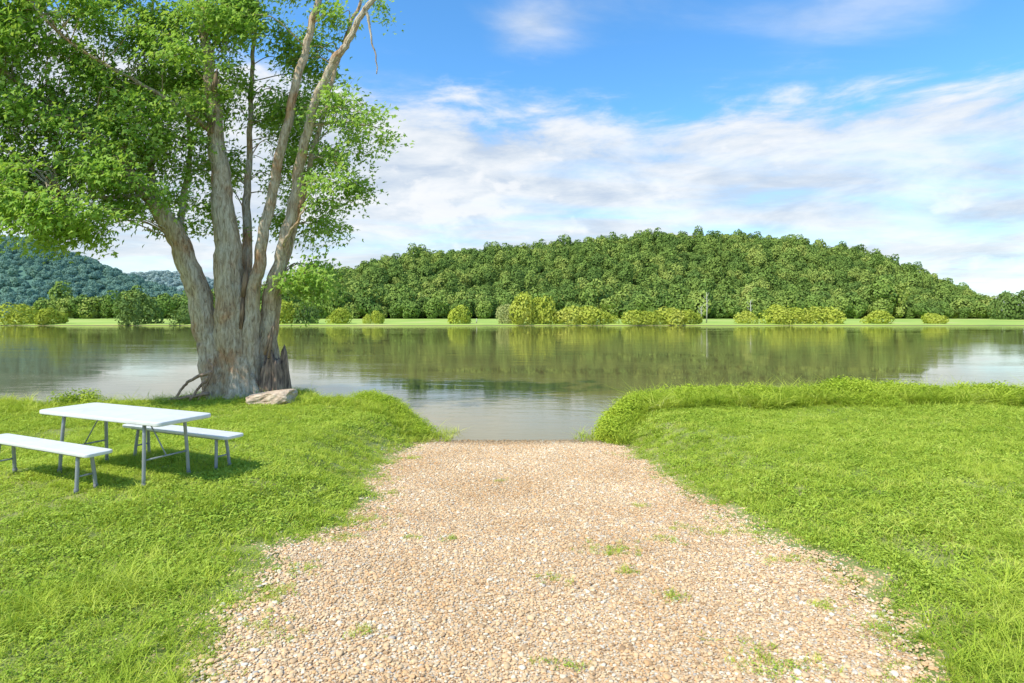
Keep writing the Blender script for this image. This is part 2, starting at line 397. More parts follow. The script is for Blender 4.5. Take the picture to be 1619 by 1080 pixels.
instancer('gravel_weeds', np.stack([P[:, 0], P[:, 1], terrain(P[:, 0], P[:, 1]) + .004], 1), np.stack([R.normal(0, .2, n), R.normal(0, .2, n), R.uniform(0, 6.28, n)], 1), np.stack([s] * 3, 1), short,
          kind='stuff', label='sparse grass tufts sprouting through the gravel')

# ------------------------------------------------------------------ distant crowns
def crown(seed, n=1000, size=0.1, hz=1.15, nl=11):
    r = np.random.default_rng(seed)
    C = []
    for _ in range(nl):
        d = r.normal(size=3); d /= np.linalg.norm(d); q = r.random() ** 0.4
        C.append([d[0] * .55 * q, d[1] * .55 * q, hz + d[2] * hz * .62 * q])
    C = np.array(C); rad = r.uniform(.3, .52, nl)
    k = r.integers(0, nl, n * 2)
    d = r.normal(size=(n * 2, 3)); d /= np.linalg.norm(d, axis=1)[:, None]
    p = C[k] + d * rad[k][:, None] * r.uniform(.82, 1.1, (n * 2, 1))
    dist = np.linalg.norm(p[:, None] - C[None], axis=2) - rad[None] * .8
    ok = (dist.min(1) > -0.001) | (r.random(n * 2) < .1); p, d = p[ok][:n], d[ok][:n]; n = len(p)
    nr = d + r.normal(0, .45, (n, 3)) + (0, 0, .2); nr /= np.linalg.norm(nr, axis=1)[:, None]
    a = np.cross(nr, r.normal(size=(n, 3))); a /= np.linalg.norm(a, axis=1)[:, None]; b_ = np.cross(nr, a)
    s = size * r.uniform(.5, 1.3, (n, 1))
    V = np.stack([p - a * s, p - b_ * s * .8, p + a * s, p + b_ * s * .8], 1).reshape(-1, 3)
    return V, np.arange(4 * n).reshape(n, 4)
crowns = [crown(200 + k, 1100, .088, 1.0) for k in range(7)]
talls = [crown(230 + k, 1200, .09, 1.3, 14) for k in range(2)]
mh = foliage_mat('hill_tree_foliage', [(0.0, (0.11, 0.18, 0.045)), (0.35, (0.17, 0.26, 0.055)), (0.65, (0.24, 0.33, 0.07)), (0.9, (0.34, 0.40, 0.09)), (1.0, (0.42, 0.44, 0.12))], 0.03, 0, 0.25, .7)
mfar = foliage_mat('haze_tinted_far_foliage', [(0.0, (0.16, 0.29, 0.24)), (1.0, (0.26, 0.40, 0.28))], 0.01, 0, 0.2, .8)  # bluish aerial haze is painted into the leaf colour
mfar2 = foliage_mat('haze_tinted_farthest_foliage', [(0.0, (0.32, 0.43, 0.42)), (1.0, (0.42, 0.52, 0.44))], 0.01, 0, 0.2, .8)  # paler and bluer still: more distance haze put into the foliage colour
S_h = [src('hill_tree', mesh_np('hill_tree', *c_, mh)) for c_ in crowns + talls]
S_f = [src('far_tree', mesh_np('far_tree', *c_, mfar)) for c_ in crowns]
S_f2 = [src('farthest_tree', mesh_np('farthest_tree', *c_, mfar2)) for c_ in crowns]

def floor_mat(name, c1, c2):
    m, N, L = new_mat(name)
    geo = N.new('ShaderNodeNewGeometry'); nz = noise_tex(N, L, geo.outputs['Position'], .2, 4); r1 = ramp(N, [(.3, c1), (.7, c2)]); L.new(nz.outputs['Fac'], r1.inputs[0])
    p = N.new('ShaderNodeBsdfDiffuse'); L.new(r1.outputs[0], p.inputs[0]); o = N.new('ShaderNodeOutputMaterial'); L.new(p.outputs[0], o.inputs[0]); return m
mfl = floor_mat('forest_floor', (.05, .09, .02), (.10, .15, .04)); mfl2 = floor_mat('haze_tinted_slope', (.10, .19, .15), (.14, .25, .17)); mfl3 = floor_mat('pale_haze_tinted_slope', (.22, .33, .30), (.28, .39, .33))  # both far slopes carry the aerial haze in their base colour

TX = [-230, -180, -139, -113, -91, -62, -40, -3, 26, 52, 88, 125, 162, 191, 217, 242, 264, 279, 297, 340]
TZ = [9, 12, 18, 25, 30, 37, 38, 40.5, 43.5, 46.5, 49, 49, 46, 41.5, 35.5, 26.5, 17.5, 9, 0, 0]
def hill1(x, y): return np.maximum(np.interp(x * 330 / y, TX, TZ) - 8, 0) * smooth(205, 335, y) ** .85 * (1 - .9 * smooth(345, 430, y)) + .8
H2X = [-1100, -850, -700, -629, -583, -528, -481, -450, -396, -318, -240, -150]; H2Z = [60, 85, 102, 101, 97, 76, 58, 48, 28, 8, -5, -5]
def hill2(x, y): return np.maximum(np.interp(x * 700 / y, H2X, H2Z) - 8, 0) * smooth(480, 700, y) * (1 - .9 * smooth(710, 880, y)) + .7
H3X = [-1500, -900, -756, -690, -640, -561, -475, -380, -250]; H3Z = [120, 95, 84, 88, 86, 69, 52, 30, 5]
def hill3(x, y): return np.maximum(np.interp(x * 1100 / y, H3X, H3Z) - 6, 0) * smooth(880, 1100, y) * (1 - .9 * smooth(1110, 1290, y)) + .7
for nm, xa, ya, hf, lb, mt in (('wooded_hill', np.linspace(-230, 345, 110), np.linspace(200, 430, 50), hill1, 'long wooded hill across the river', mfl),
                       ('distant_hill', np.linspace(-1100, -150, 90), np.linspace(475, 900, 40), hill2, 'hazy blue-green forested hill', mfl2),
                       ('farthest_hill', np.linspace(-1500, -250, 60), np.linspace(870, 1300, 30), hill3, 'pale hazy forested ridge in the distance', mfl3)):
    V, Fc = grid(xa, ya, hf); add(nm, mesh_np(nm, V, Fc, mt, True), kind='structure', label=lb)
def jgrid(x0, x1, y0, y1, sp):
    X, Y = np.meshgrid(np.arange(x0, x1, sp), np.arange(y0, y1, sp)); X = X.ravel() + R.uniform(-.5, .5, X.size) * sp; Y = Y.ravel() + R.uniform(-.5, .5, Y.size) * sp
    return X, Y
def forest(name, x, y, z, smin, smax, sources, label, squash=(.9, 1.2), sm=1.0):
    n = len(x); s = (smin + (smax - smin) * R.random(n) ** 1.4) * sm
    instancer(name, np.stack([x, y, z], 1), np.stack([R.normal(0, .06, n), R.normal(0, .06, n), R.uniform(0, 6.28, n)], 1), np.stack([s, s, s * R.uniform(*squash, n)], 1), sources, kind='stuff', label=label)
x, y = jgrid(-150, 300, 214, 343, 4.6)
k = (np.interp(x * 330 / y, TX, TZ) > 9); x, y = x[k], y[k]
x2, y2 = jgrid(-170, 174, 203, 216, 4.4)
x = np.concatenate([x, x2]); y = np.concatenate([y, y2])
br = x * 330 / y
forest('hill_forest', x, y, hill1(x, y) - .4, 2.5, 4.9, S_h, 'dense broadleaf forest covering the hill', (.85, 1.2), np.where(br > 235, .85, 1.0) * np.where(y < 216, 1.15, 1.0))
x, y = jgrid(-1000, -180, 500, 720, 7.8); forest('distant_forest', x, y, hill2(x, y) - 2, 3.8, 6.2, S_f, 'haze-tinted blue-green forest canopy on the far hill', (.7, 1.1))
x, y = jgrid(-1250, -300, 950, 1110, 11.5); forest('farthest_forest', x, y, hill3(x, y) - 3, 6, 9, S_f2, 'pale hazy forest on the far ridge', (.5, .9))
x, y = jgrid(-420, -105, 300, 335, 7.5); x3, y3 = jgrid(215, 480, 300, 330, 8)
k = (np.sin(x * .11) + np.sin(x * .23 + 1) + R.normal(0, .5, len(x))) > -.5; x, y = x[k], y[k]
mtl = foliage_mat('tree_line_foliage', [(0.0, (0.15, 0.25, 0.15)), (.5, (0.23, 0.33, 0.16)), (1.0, (0.36, 0.42, 0.17))], 0.02, 0, 0.3, .7)
S_t = [src('line_tree', mesh_np('line_tree', *c_, mtl)) for c_ in crowns]
forest('far_tree_line', np.concatenate([x, x3]), np.concatenate([y, y3]), np.full(len(x) + len(x3), .8), 2.0, 4.6, S_t, 'mixed trees lining the far meadow', (.7, 1.2), np.concatenate([np.ones(len(x)), np.full(len(x3), .7)]))

# shoreline shrubs as individual things
ms = foliage_mat('shrub_foliage', [(0.0, (0.26, 0.33, 0.04)), (.5, (0.44, 0.50, 0.07)), (1.0, (0.60, 0.60, 0.13))], 0.25, 0.2, 0.5, .6)
msd = foliage_mat('dark_shrub_foliage', [(0.0, (0.11, 0.18, 0.05)), (1.0, (0.22, 0.31, 0.08))], 0.25, 0.2, 0.5, .6)
msg = foliage_mat('grey_shrub_foliage', [(0.0, (0.34, 0.38, 0.13)), (1.0, (0.50, 0.52, 0.20))], 0.25, 0.2, 0.5, .7)
low = [crown(260 + k, 2400, .06, .62, 16) for k in range(6)]
low = [(v - np.array([0, 0, .22]), f) for v, f in low]
MB = [mesh_np('shrub', *c_, ms) for c_ in low]; MBD = [mesh_np('dark_shrub', *c_, msd) for c_ in low]; MBG = [mesh_np('grey_shrub', *c_, msg) for c_ in low]
shr = [(30, 472, 60, 'y'), (82, 482, 50, 'y'), (222, 452, 70, 'd'), (294, 474, 52, 'd'), (452, 466, 56, 'y'), (484, 470, 44, 'd'), (537, 480, 44, 'y'), (597, 486, 26, 'y'), (580, 492, 18, 'y'),
       (727, 474, 50, 'y'), (798, 474, 36, 'g'), (824, 451, 64, 'y'), (856, 458, 54, 'y'), (898, 478, 58, 'y'), (932, 476, 60, 'y'), (962, 489, 36, 'y'), (1006, 485, 56, 'y'), (1032, 486, 44, 'y'), (1062, 479, 54, 'y'), (1092, 485, 44, 'y'),
       (1180, 486, 40, 'y'), (1228, 473, 60, 'y'), (1264, 480, 54, 'y'), (1302, 478, 66, 'y'), (1388, 485, 50, 'y'), (1477, 491, 44, 'y'), (1588, 450, 56, 'd'), (1618, 446, 56, 'd'), (1655, 450, 70, 'd'), (-30, 470, 60, 'y')]
for i, (a_, t_, w_, ty) in enumerate(shr):
    Yd = 152.0 if a_ < 1550 else 190
    X0 = (a_ - 809.5) * Yd / F
    zb = float(terrain(X0, Yd)) - .3
    sx = w_ * Yd / F / 2 / .98; hh = (HZ - t_) * Yd / F + CAMH - zb
    me = {'y': MB, 'd': MBD, 'g': MBG}[ty][i % 6]
    o = add('shrub', me, loc=(X0, Yd, zb),
            label={'y': 'rounded yellow-green shrub on the far river bank', 'd': 'dark green bushy tree on the far bank', 'g': 'pale sparse shrub on the far river bank'}[ty],
            category='bush', group='bushes along the far river bank')
    o.scale = (sx, sx, hh / 1.35); o.rotation_euler = (0, 0, i * 1.7)

# bark
m_bark, N, L = new_mat('bark')
tc = N.new('ShaderNodeTexCoord'); mp = N.new('ShaderNodeMapping'); L.new(tc.outputs['Object'], mp.inputs[0]); mp.inputs['Scale'].default_value = (1, 1, .22)
n1 = noise_tex(N, L, mp.outputs[0], 17, 9, .68, .8); n2 = noise_tex(N, L, tc.outputs['Object'], 1.3, 6, .6)
r1 = ramp(N, [(.31, (.18, .125, .08)), (.44, (.48, .38, .27)), (.57, (.70, .60, .46)), (.8, (.84, .77, .64))]); L.new(n1.outputs['Fac'], r1.inputs[0])
r2 = ramp(N, [(.34, (.88, .60, .42)), (.46, (.96, .88, .78)), (.6, (1.0, .99, .96))]); L.new(n2.outputs['Fac'], r2.inputs[0])
c = mixc(N, L, 1.0, r1.outputs[0], r2.outputs[0], 'MULTIPLY')
p = N.new('ShaderNodeBsdfPrincipled'); L.new(c, p.inputs['Base Color']); p.inputs['Roughness'].default_value = .95; p.inputs['Specular IOR Level'].default_value = .2
b = N.new('ShaderNodeBump'); b.inputs['Strength'].default_value = 1; b.inputs['Distance'].default_value = .06; L.new(n1.outputs['Fac'], b.inputs['Height']); L.new(b.outputs[0], p.inputs['Normal'])
o = N.new('ShaderNodeOutputMaterial'); L.new(p.outputs[0], o.inputs[0])
def simple_wood(name, c1, c2, sc=20):
    m, N, L = new_mat(name); tc = N.new('ShaderNodeTexCoord'); mp = N.new('ShaderNodeMapping'); L.new(tc.outputs['Object'], mp.inputs[0]); mp.inputs['Scale'].default_value = (1, 1, .15)
    nz = noise_tex(N, L, mp.outputs[0], sc, 6); r = ramp(N, [(.35, c1), (.65, c2)]); L.new(nz.outputs['Fac'], r.inputs[0])
    p = N.new('ShaderNodeBsdfPrincipled'); L.new(r.outputs[0], p.inputs['Base Color']); p.inputs['Roughness'].default_value = .85
    b = N.new('ShaderNodeBump'); b.inputs['Distance'].default_value = .03; L.new(nz.outputs['Fac'], b.inputs['Height']); L.new(b.outputs[0], p.inputs['Normal'])
    o = N.new('ShaderNodeOutputMaterial'); L.new(p.outputs[0], o.inputs[0]); return m
m_split = simple_wood('split_wood', (.10, .065, .045), (.42, .28, .18)); m_drift = simple_wood('drift_wood', (.22, .13, .08), (.50, .34, .23)); m_snag = simple_wood('dead_wood', (.38, .36, .28), (.56, .54, .44))

for (a_, t_, bt) in ((1117, 462, 512), (1186, 474, 512), (1108, 484, 511), (753, 503, 516)):
    Yd = 158; base = bearing(a_, 508, Yd); base[2] = float(terrain(base[0], Yd)) - .05; h = (HZ - t_) * Yd / F + CAMH - base[2]
    parts = [tube(np.array([[0, 0, 0], [.15, 0, h * .5], [.05, 0, h]]), [.2, .14, .04], 6)]
    if h > 3:
        for q in range(5):
            z0 = h * (.45 + .1 * q); sg = -1 if q % 2 else 1
            parts.append(tube(np.array([[.1, 0, z0], [sg * .5, .2, z0 + .6], [sg * .8, .2, z0 + 1.2]]), [.07, .05, .02], 6))
    V, Fc = join_parts(parts)
    add('dead_tree', mesh_np('dead_tree', V, Fc, m_snag), loc=tuple(base), label='bare pale dead trunk on the far meadow edge', category='tree')

# ------------------------------------------------------------------ big tree
TY = 14.0; TB = bearing(375, 622, TY); TB[2] = -0.15
tree = add('maple_tree', None, loc=tuple(TB), label='tall multi-stemmed silver maple standing on the river bank', category='tree')
def tp(px, py, dy=0.0):
    return bearing(px, py, TY) - TB + np.array([0, dy, 0])
K = TY / F
stems = {
 'A': [(352, 625, 24, -.1), (343, 570, 21, -.1), (331, 510, 18, -.15), (312, 430, 15.5, -.3), (288, 362, 13.5, -.5), (262, 318, 11, -.7), (225, 265, 7.2, -1.0), (170, 212, 5.2, -1.3), (110, 166, 4.2, -1.6), (50, 118, 3.4, -1.9), (0, 75, 3, -2.1), (-70, 20, 2.4, -2.4)],
 'A2': [(270, 335, 6.5, -.6), (252, 270, 4.8, -.3), (238, 190, 3.8, .2), (218, 110, 3, .6), (203, 30, 2.4, .9), (195, -60, 2, 1.2)],
 'A3': [(298, 382, 5.5, -.5), (286, 300, 4.4, 0.2), (270, 220, 3.6, .8), (256, 130, 3, 1.2), (235, 40, 2.4, 1.6), (220, -50, 2, 1.9)],
 'B': [(370, 625, 29, 0), (368, 560, 27, 0), (366, 480, 22.5, -.1), (363, 400, 19, -.1), (355, 310, 15, -.1), (343, 220, 11.5, 0), (330, 130, 8.6, .1), (312, 50, 6.8, .3), (298, -20, 5.2, .4), (285, -110, 3.5, .5)],
 'B2': [(378, 480, 9, .3), (378, 400, 8, .4), (373, 320, 6.5, .6), (368, 250, 5, .8), (371, 160, 4, .9), (365, 70, 3.2, 1.1), (370, -30, 2.6, 1.3), (363, -100, 2, 1.4)],
 'C': [(394, 625, 18, .1), (396, 560, 14, .0), (402, 480, 10.5, -.1), (415, 400, 8.2, -.1), (431, 300, 7.2, 0), (452, 205, 6.4, 0), (474, 100, 5.8, .1), (495, 10, 5, .2), (512, -90, 3.5, .3)],
 'D': [(408, 620, 16, .3), (409, 550, 12.5, .3), (424, 460, 9.6, .2), (445, 390, 8.4, .1), (465, 300, 7.6, .1), (487, 200, 6.8, 0), (514, 130, 5.8, -.1), (549, 78, 4.8, -.2), (583, 25, 4, -.3), (607, -8, 3.2, -.4), (640, -70, 2.2, -.5)],
 'E': [(416, 600, 11, .6), (416, 520, 8, .6), (430, 430, 6, .6), (455, 340, 4.8, .6), (476, 240, 4, .7), (503, 130, 3.4, .8), (527, 40, 3, .9), (555, -40, 2.4, 1.0)],
 'L1': [(343, 215, 5, 0), (300, 180, 3.5, -.3), (250, 150, 2.8, -.8), (180, 110, 2.2, -1.4), (120, 40, 1.8, -1.8)],
 'L2': [(262, 318, 4.5, -.7), (235, 330, 2.8, -1.3), (200, 335, 2.1, -1.8), (165, 350, 1.4, -2.2)],
 'L3': [(445, 395, 3.2, .1), (465, 370, 2.3, -.3), (490, 350, 1.6, -.6), (500, 330, 1.2, -.7)],
 'L4': [(486, 200, 3.4, 0), (520, 185, 2.2, .4), (555, 180, 1.5, .7), (590, 185, 1, .9)],
 'L5': [(583, 25, 2.6, -.3), (590, 60, 1.6, -.3), (598, 95, 1.1, -.3), (600, 125, .8, -.3)],
}
parts = []; skel = []
for q, (nm, st) in enumerate(stems.items()):
    P = np.array([tp(a_, b_, dy) for a_, b_, r_, dy in st]); rr = np.array([r_ for _, _, r_, _ in st]) * K
    n = 10 if nm in 'ABCDE' else 6
    C = catmull(P, n); rc = np.interp(np.linspace(0, 1, len(C)), np.linspace(0, 1, len(rr)), rr)
    wob = np.stack([np.sin(np.arange(len(C)) * .55 + q) + .6 * np.sin(np.arange(len(C)) * 1.3 + 2 * q)] * 2 + [np.zeros(len(C))], 1) * .016
    C[2:-1] += R.normal(0, .008, (len(C) - 3, 3)) + wob[2:-1]
    if nm in 'ABCD': C[:, 2] -= 0.25 * (1 - smooth(0, 10, np.arange(len(C))))
    big = rr[0] > .2
    parts.append(tube(C, rc, 40 if big else 16, .085 if big else .06, q))
    for c_, r_ in zip(C[(len(C) // 4):], rc[(len(C) // 4):]): skel.append((c_, r_))
hs = np.array([-.35, -.1, .1, .3, .6, .95, 1.2, 1.4, 1.55]); rb = np.array([.90, .78, .66, .58, .53, .46, .36, .24, .08])
cx = np.array([0.05, 0.05, .05, .05, .05, .03, .0, -.03, -.05])
parts.append(tube(np.stack([cx, hs * 0 + .12, hs], 1), rb, 48, .10, 91))
for (ax, ay, ln) in ((-1, -.3, .7), (-.6, -.9, .6), (.2, -1, .6), (.9, -.5, .6), (-.9, .4, .8)):
    parts.append(tube(catmull([[ax * .35, ay * .35 + .1, .5], [ax * .6, ay * .55 + .1, .10], [ax * (.75 + .3 * ln), ay * (.7 + .2 * ln) + .1, -.2]], 5), np.linspace(.20, .08, 11), 16, .1, 5))
skP = np.array([s_[0] for s_ in skel]); skR = np.array([s_[1] for s_ in skel])
V, Fc = join_parts(parts)
add('trunk', mesh_np('trunk', V, Fc, m_bark, True), parent=tree)
# hollow rotten stub
a0 = tp(431, 622, .0); ang = np.linspace(0, 2 * np.pi, 40, endpoint=False); rows = []
rg = np.random.default_rng(4); top = .98 + .08 * rg.normal(size=40) + .16 * np.sin(ang * 3) + .08 * np.sin(ang * 7)
for f_, rad in ((-.2, .40), (.12, .36), (.35, .33), (.6, .31), (.85, .27), (1, .22)):
    zz = f_ * top if f_ > 0 else np.full(40, f_); r_ = rad * (1 + .12 * np.sin(5 * ang) + .08 * np.sin(11 * ang + 1) + .03 * rg.normal(size=40))
    rows.append(np.stack([a0[0] + np.cos(ang) * r_, .1 + np.sin(ang) * r_, zz], 1))
for f_, rad in ((.85, .15), (.3, .08)):
    rows.append(np.stack([a0[0] + np.cos(ang) * rad, .1 + np.sin(ang) * rad, top * f_], 1))
V = np.concatenate(rows); Fs = []
for i_ in range(len(rows) - 1):
    a = np.arange(40) + i_ * 40; b_ = (np.arange(40) + 1) % 40 + i_ * 40; Fs.append(np.stack([a, b_, b_ + 40, a + 40], 1))
add('hollow_stub', mesh_np('hollow_stub', V, np.concatenate(Fs), m_split), parent=tree, label='dark rotten hollow stub at the trunk base')
for (x0, y0, x1, y1, w_) in ((424, 560, 436, 515, 2.5), (430, 565, 440, 508, 2), (390, 470, 399, 405, 4), (386, 520, 393, 440, 3.5), (345, 150, 350, 114, 4), (341, 215, 347, 175, 3)):
    A_, B_ = tp(x0, y0, -.2), tp(x1, y1, -.2)
    V, Fc = tube(np.array([A_, A_ * .6 + B_ * .4, A_ * .2 + B_ * .8, B_]), np.array([w_, w_, w_ * .6, .5]) * K, 8, .1, 3)
    add('splinter', mesh_np('splinter', V, Fc, m_split), parent=tree)

blobs = [(40, 30, 70, 50, 12, -1.5), (130, 40, 80, 50, 15, -1), (230, 30, 70, 50, 13, 0), (330, 20, 70, 45, 12, .5), (420, 25, 55, 45, 10, .8), (515, 8, 30, 18, 3, .5),
         (40, 120, 60, 50, 11, -2), (130, 130, 70, 55, 15, -1.5), (220, 120, 60, 50, 13, -.5), (290, 110, 50, 50, 10, .8), (395, 110, 35, 50, 8, 1.4), (440, 140, 28, 50, 6, 1.2), (470, 60, 30, 40, 4, 1.0),
         (20, 210, 45, 40, 9, -2), (85, 230, 60, 40, 13, -1.8), (160, 220, 60, 45, 14, -1.2), (230, 220, 60, 50, 14, -.6), (290, 230, 35, 60, 8, .8), (395, 230, 22, 60, 5, 1.2),
         (60, 280, 45, 18, 5, -1.6), (130, 300, 45, 30, 9, -1.8), (200, 300, 60, 35, 13, -1.4), (265, 290, 35, 30, 8, -.9), (150, 348, 35, 22, 7, -2), (205, 362, 45, 22, 10, -1.8), (262, 350, 28, 20, 5, -1.2),
         (530, 160, 40, 20, 5, .7), (555, 205, 32, 32, 5, .8), (522, 250, 32, 26, 4, .8), (495, 210, 22, 32, 4, .9), (488, 290, 20, 28, 4, .6), (478, 345, 18, 28, 4, .5), (466, 405, 18, 30, 4, .4), (450, 445, 16, 20, 3, .6), (440, 330, 15, 50, 2, .9), (340, 340, 15, 25, 1, .8), (310, 300, 18, 30, 2, .6),
         (100, -70, 140, 60, 14, -.5), (300, -80, 150, 70, 14, .5), (480, -80, 90, 50, 5, .6), (300, -190, 170, 60, 8, .4), (-80, 60, 60, 80, 7, -2), (-60, 180, 50, 40, 4, -2), (180, 80, 90, 60, 10, 1.8), (100, 180, 80, 60, 8, 1.2),
         (330, 180, 40, 60, 5, -.9), (350, 60, 50, 50, 6, -.8)]
leafV = []; tw = []
def nearest(pt):
    dd = np.linalg.norm(skP - pt, axis=1) + 2.0 * np.maximum(skP[:, 2] - pt[2] + .2, 0) + .6 * (skR < .03)
    i_ = int(np.argmin(dd)); return skP[i_], skR[i_]
rl = np.random.default_rng(11)
for (bx, by, brx, bry, ns, dp) in blobs:
    for s_ in range(ns):
        q = rl.normal(size=3) * .55; q = np.clip(q, -1, 1)
        c = tp(bx + q[0] * brx, by + q[1] * bry, dp + q[2] * 1.3)
        a0, r0 = nearest(c)
        mid = (a0 + c) / 2 + np.array([0, 0, .25]) + rl.normal(0, .12, 3)
        C = catmull([a0, mid, c], 4)
        r1_ = min(.018, r0 * .5)
        tw.append(tube(C, np.linspace(r1_, .006, len(C)), 4))
        out = c - a0; out[2] *= .3; out /= np.linalg.norm(out) + 1e-6
        nspray = rl.integers(6, 10) if bx < 470 else rl.integers(4, 7)
        for t_ in range(nspray):
            dv = out * .8 + rl.normal(0, .75, 3); dv[2] = dv[2] * .55 - .22; dv /= np.linalg.norm(dv)
            ln = rl.uniform(.35, .9)
            e1 = c + dv * ln * .55; e2 = c + dv * ln + np.array([0, 0, -.22 * ln])
            tw.append(tube(np.array([c, e1, e2]), [.006, .004, .002], 4))
            nl = rl.integers(28, 46)
            t = rl.uniform(.1, 1.1, nl)[:, None]
            pos = c + (e2 - c) * t + rl.normal(0, .15, (nl, 3)) * (1, 1, .75)
            nr = np.array([-.35, -.55, .55]) + rl.normal(0, .40, (nl, 3)); nr /= np.linalg.norm(nr, axis=1)[:, None]
            dd = dv + rl.normal(0, .6, (nl, 3)) + (0, 0, -.5); a = dd - nr * (dd * nr).sum(1)[:, None]; a /= np.linalg.norm(a, axis=1)[:, None]; b_ = np.cross(nr, a)
            L_ = rl.uniform(.045, .088, (nl, 1)); W_ = L_ * rl.uniform(.6, .85, (nl, 1))
            tip = pos + a * L_ * 1.9 - nr * L_ * .25
            l1 = pos + a * L_ * .9 + b_ * W_ * 1.15; r1q = pos + a * L_ * .9 - b_ * W_ * 1.15
            li = pos + a * L_ * .95 + b_ * W_ * .42 + nr * L_ * .1; ri = pos + a * L_ * .95 - b_ * W_ * .42 + nr * L_ * .1
            leafV.append(np.stack([pos, li, tip, ri, pos, l1, li, (pos + li) / 2, pos, (pos + ri) / 2, ri, r1q], 1).reshape(-1, 3))
LV = np.concatenate(leafV); LF = np.arange(len(LV)).reshape(-1, 4)
ml = foliage_mat('maple_leaf', [(0.0, (0.22, 0.40, 0.06)), (.5, (0.36, 0.55, 0.10)), (1.0, (0.52, 0.66, 0.17))], 3.0, 0.42, 1.0, .5)
add('crown', mesh_np('crown', LV, LF, ml), parent=tree, label='airy green maple foliage with gaps of sky')
V, Fc = join_parts(tw)
add('branch', mesh_np('branch', V, Fc, m_bark), parent=tree, label='thin leafy twigs')

for pts in ([(276, 622, 2), (288, 602, 2), (308, 586, 2.4), (336, 577, 3)], [(300, 626, 2), (314, 606, 2), (328, 592, 2.5), (334, 578, 2.5)], [(256, 628, 1.6), (290, 624, 2.2), (330, 618, 3)], [(312, 624, 1.5), (324, 604, 1.8), (337, 574, 1.6), (326, 560, 1)]):
    P = np.array([bearing(a_, b_, 13.3) for a_, b_, r_ in pts]); o0 = P[0].copy(); C = catmull(P - o0, 6); C = C + R.normal(0, .008, C.shape)
    o0[2] = float(terrain(o0[0], o0[1])) + .04
    V, Fc = tube(C, np.interp(np.linspace(0, 1, len(C)), np.linspace(0, 1, len(pts)), [r_ * K for *_, r_ in pts]), 8, .08, 2)
    add('fallen_branch', mesh_np('fallen_branch', V, Fc, m_drift, True), loc=tuple(o0), label='curved reddish-brown dead branch lying against the tree base', category='branch', group='dead branches at the tree base')

# boulder
m, N, L = new_mat('boulder_stone'); tc = N.new('ShaderNodeTexCoord'); nz = noise_tex(N, L, tc.outputs['Object'], 6, 8, .65)
r1 = ramp(N, [(.3, (.32, .22, .14)), (.55, (.64, .49, .34)), (.75, (.76, .64, .48))]); L.new(nz.outputs['Fac'], r1.inputs[0])
p = N.new('ShaderNodeBsdfPrincipled'); L.new(r1.outputs[0], p.inputs['Base Color']); p.inputs['Roughness'].default_value = .95
b = N.new('ShaderNodeBump'); b.inputs['Distance'].default_value = .04; L.new(nz.outputs['Fac'], b.inputs['Height']); L.new(b.outputs[0], p.inputs['Normal'])
o = N.new('ShaderNodeOutputMaterial'); L.new(p.outputs[0], o.inputs[0])
bm = bmesh.new(); bmesh.ops.create_icosphere(bm, subdivisions=4, radius=1)
for v in bm.verts:
    q = v.co.copy(); d = 1 + .25 * mnoise.noise(q * 1.2 + Vector((3, 1, 0))) + .10 * mnoise.noise(q * 4)
    q = Vector([max(-.72, min(.72, t_)) for t_ in q]) * d
    v.co = Vector((q.x * .62, q.y * .42, q.z * .21 + q.x * .07))
me = bpy.data.meshes.new('boulder'); bm.to_mesh(me); bm.free(); me.materials.append(m)
bx, by = (432 - 809.5) * 13.0 / F, 13.0
add('boulder', me, loc=(bx, by, float(terrain(bx, by)) + .09), label='flat tan boulder beside the tree trunk in grass', category='rock')

# ------------------------------------------------------------------ picnic furniture
def plain(name, col, rough, metal=0, nsc=8, amt=.12):
    m, N, L = new_mat(name); tc = N.new('ShaderNodeTexCoord'); nz = noise_tex(N, L, tc.outputs['Object'], nsc, 6, .6)
    r = ramp(N, [(.35, tuple(v * (1 - amt) for v in col)), (.6, col)]); L.new(nz.outputs['Fac'], r.inputs[0])
    p = N.new('ShaderNodeBsdfPrincipled'); L.new(r.outputs[0], p.inputs['Base Color']); p.inputs['Roughness'].default_value = rough; p.inputs['Metallic'].default_value = metal
    n2 = noise_tex(N, L, tc.outputs['Object'], 220, 2); b = N.new('ShaderNodeBump'); b.inputs['Strength'].default_value = .15; b.inputs['Distance'].default_value = .002; L.new(n2.outputs['Fac'], b.inputs['Height']); L.new(b.outputs[0], p.inputs['Normal'])
    o = N.new('ShaderNodeOutputMaterial'); L.new(p.outputs[0], o.inputs[0]); return m
m_white = plain('white_plastic', (.72, .72, .68), .5, amt=.10); m_steel = plain('grey_painted_steel', (.33, .35, .36), .45, .2); m_foot = plain('grey_rubber', (.18, .19, .20), .7)
def slab(name, lx, ly, th, rc, z):
    bm = bmesh.new(); vs = []
    for cx_, cy_, a0_ in ((lx / 2 - rc, ly / 2 - rc, 0), (-lx / 2 + rc, ly / 2 - rc, 90), (-lx / 2 + rc, -ly / 2 + rc, 180), (lx / 2 - rc, -ly / 2 + rc, 270)):
        for t_ in range(7):
            a = math.radians(a0_ + t_ * 15); vs.append(bm.verts.new((cx_ + rc * math.cos(a), cy_ + rc * math.sin(a), z - th)))
    f = bm.faces.new(vs); ex = bmesh.ops.extrude_face_region(bm, geom=[f])
    up = [v for v in ex['geom'] if isinstance(v, bmesh.types.BMVert)]
    bmesh.ops.translate(bm, verts=up, vec=(0, 0, th)); bmesh.ops.recalc_face_normals(bm, faces=bm.faces)
    ed = [e for e in bm.edges if abs(e.verts[0].co.z - e.verts[1].co.z) < 1e-5]
    bmesh.ops.bevel(bm, geom=ed, offset=th * .28, segments=3, affect='EDGES', profile=.5)
    me = bpy.data.meshes.new(name); bm.to_mesh(me); bm.free()
    me.materials.append(m_white); return me
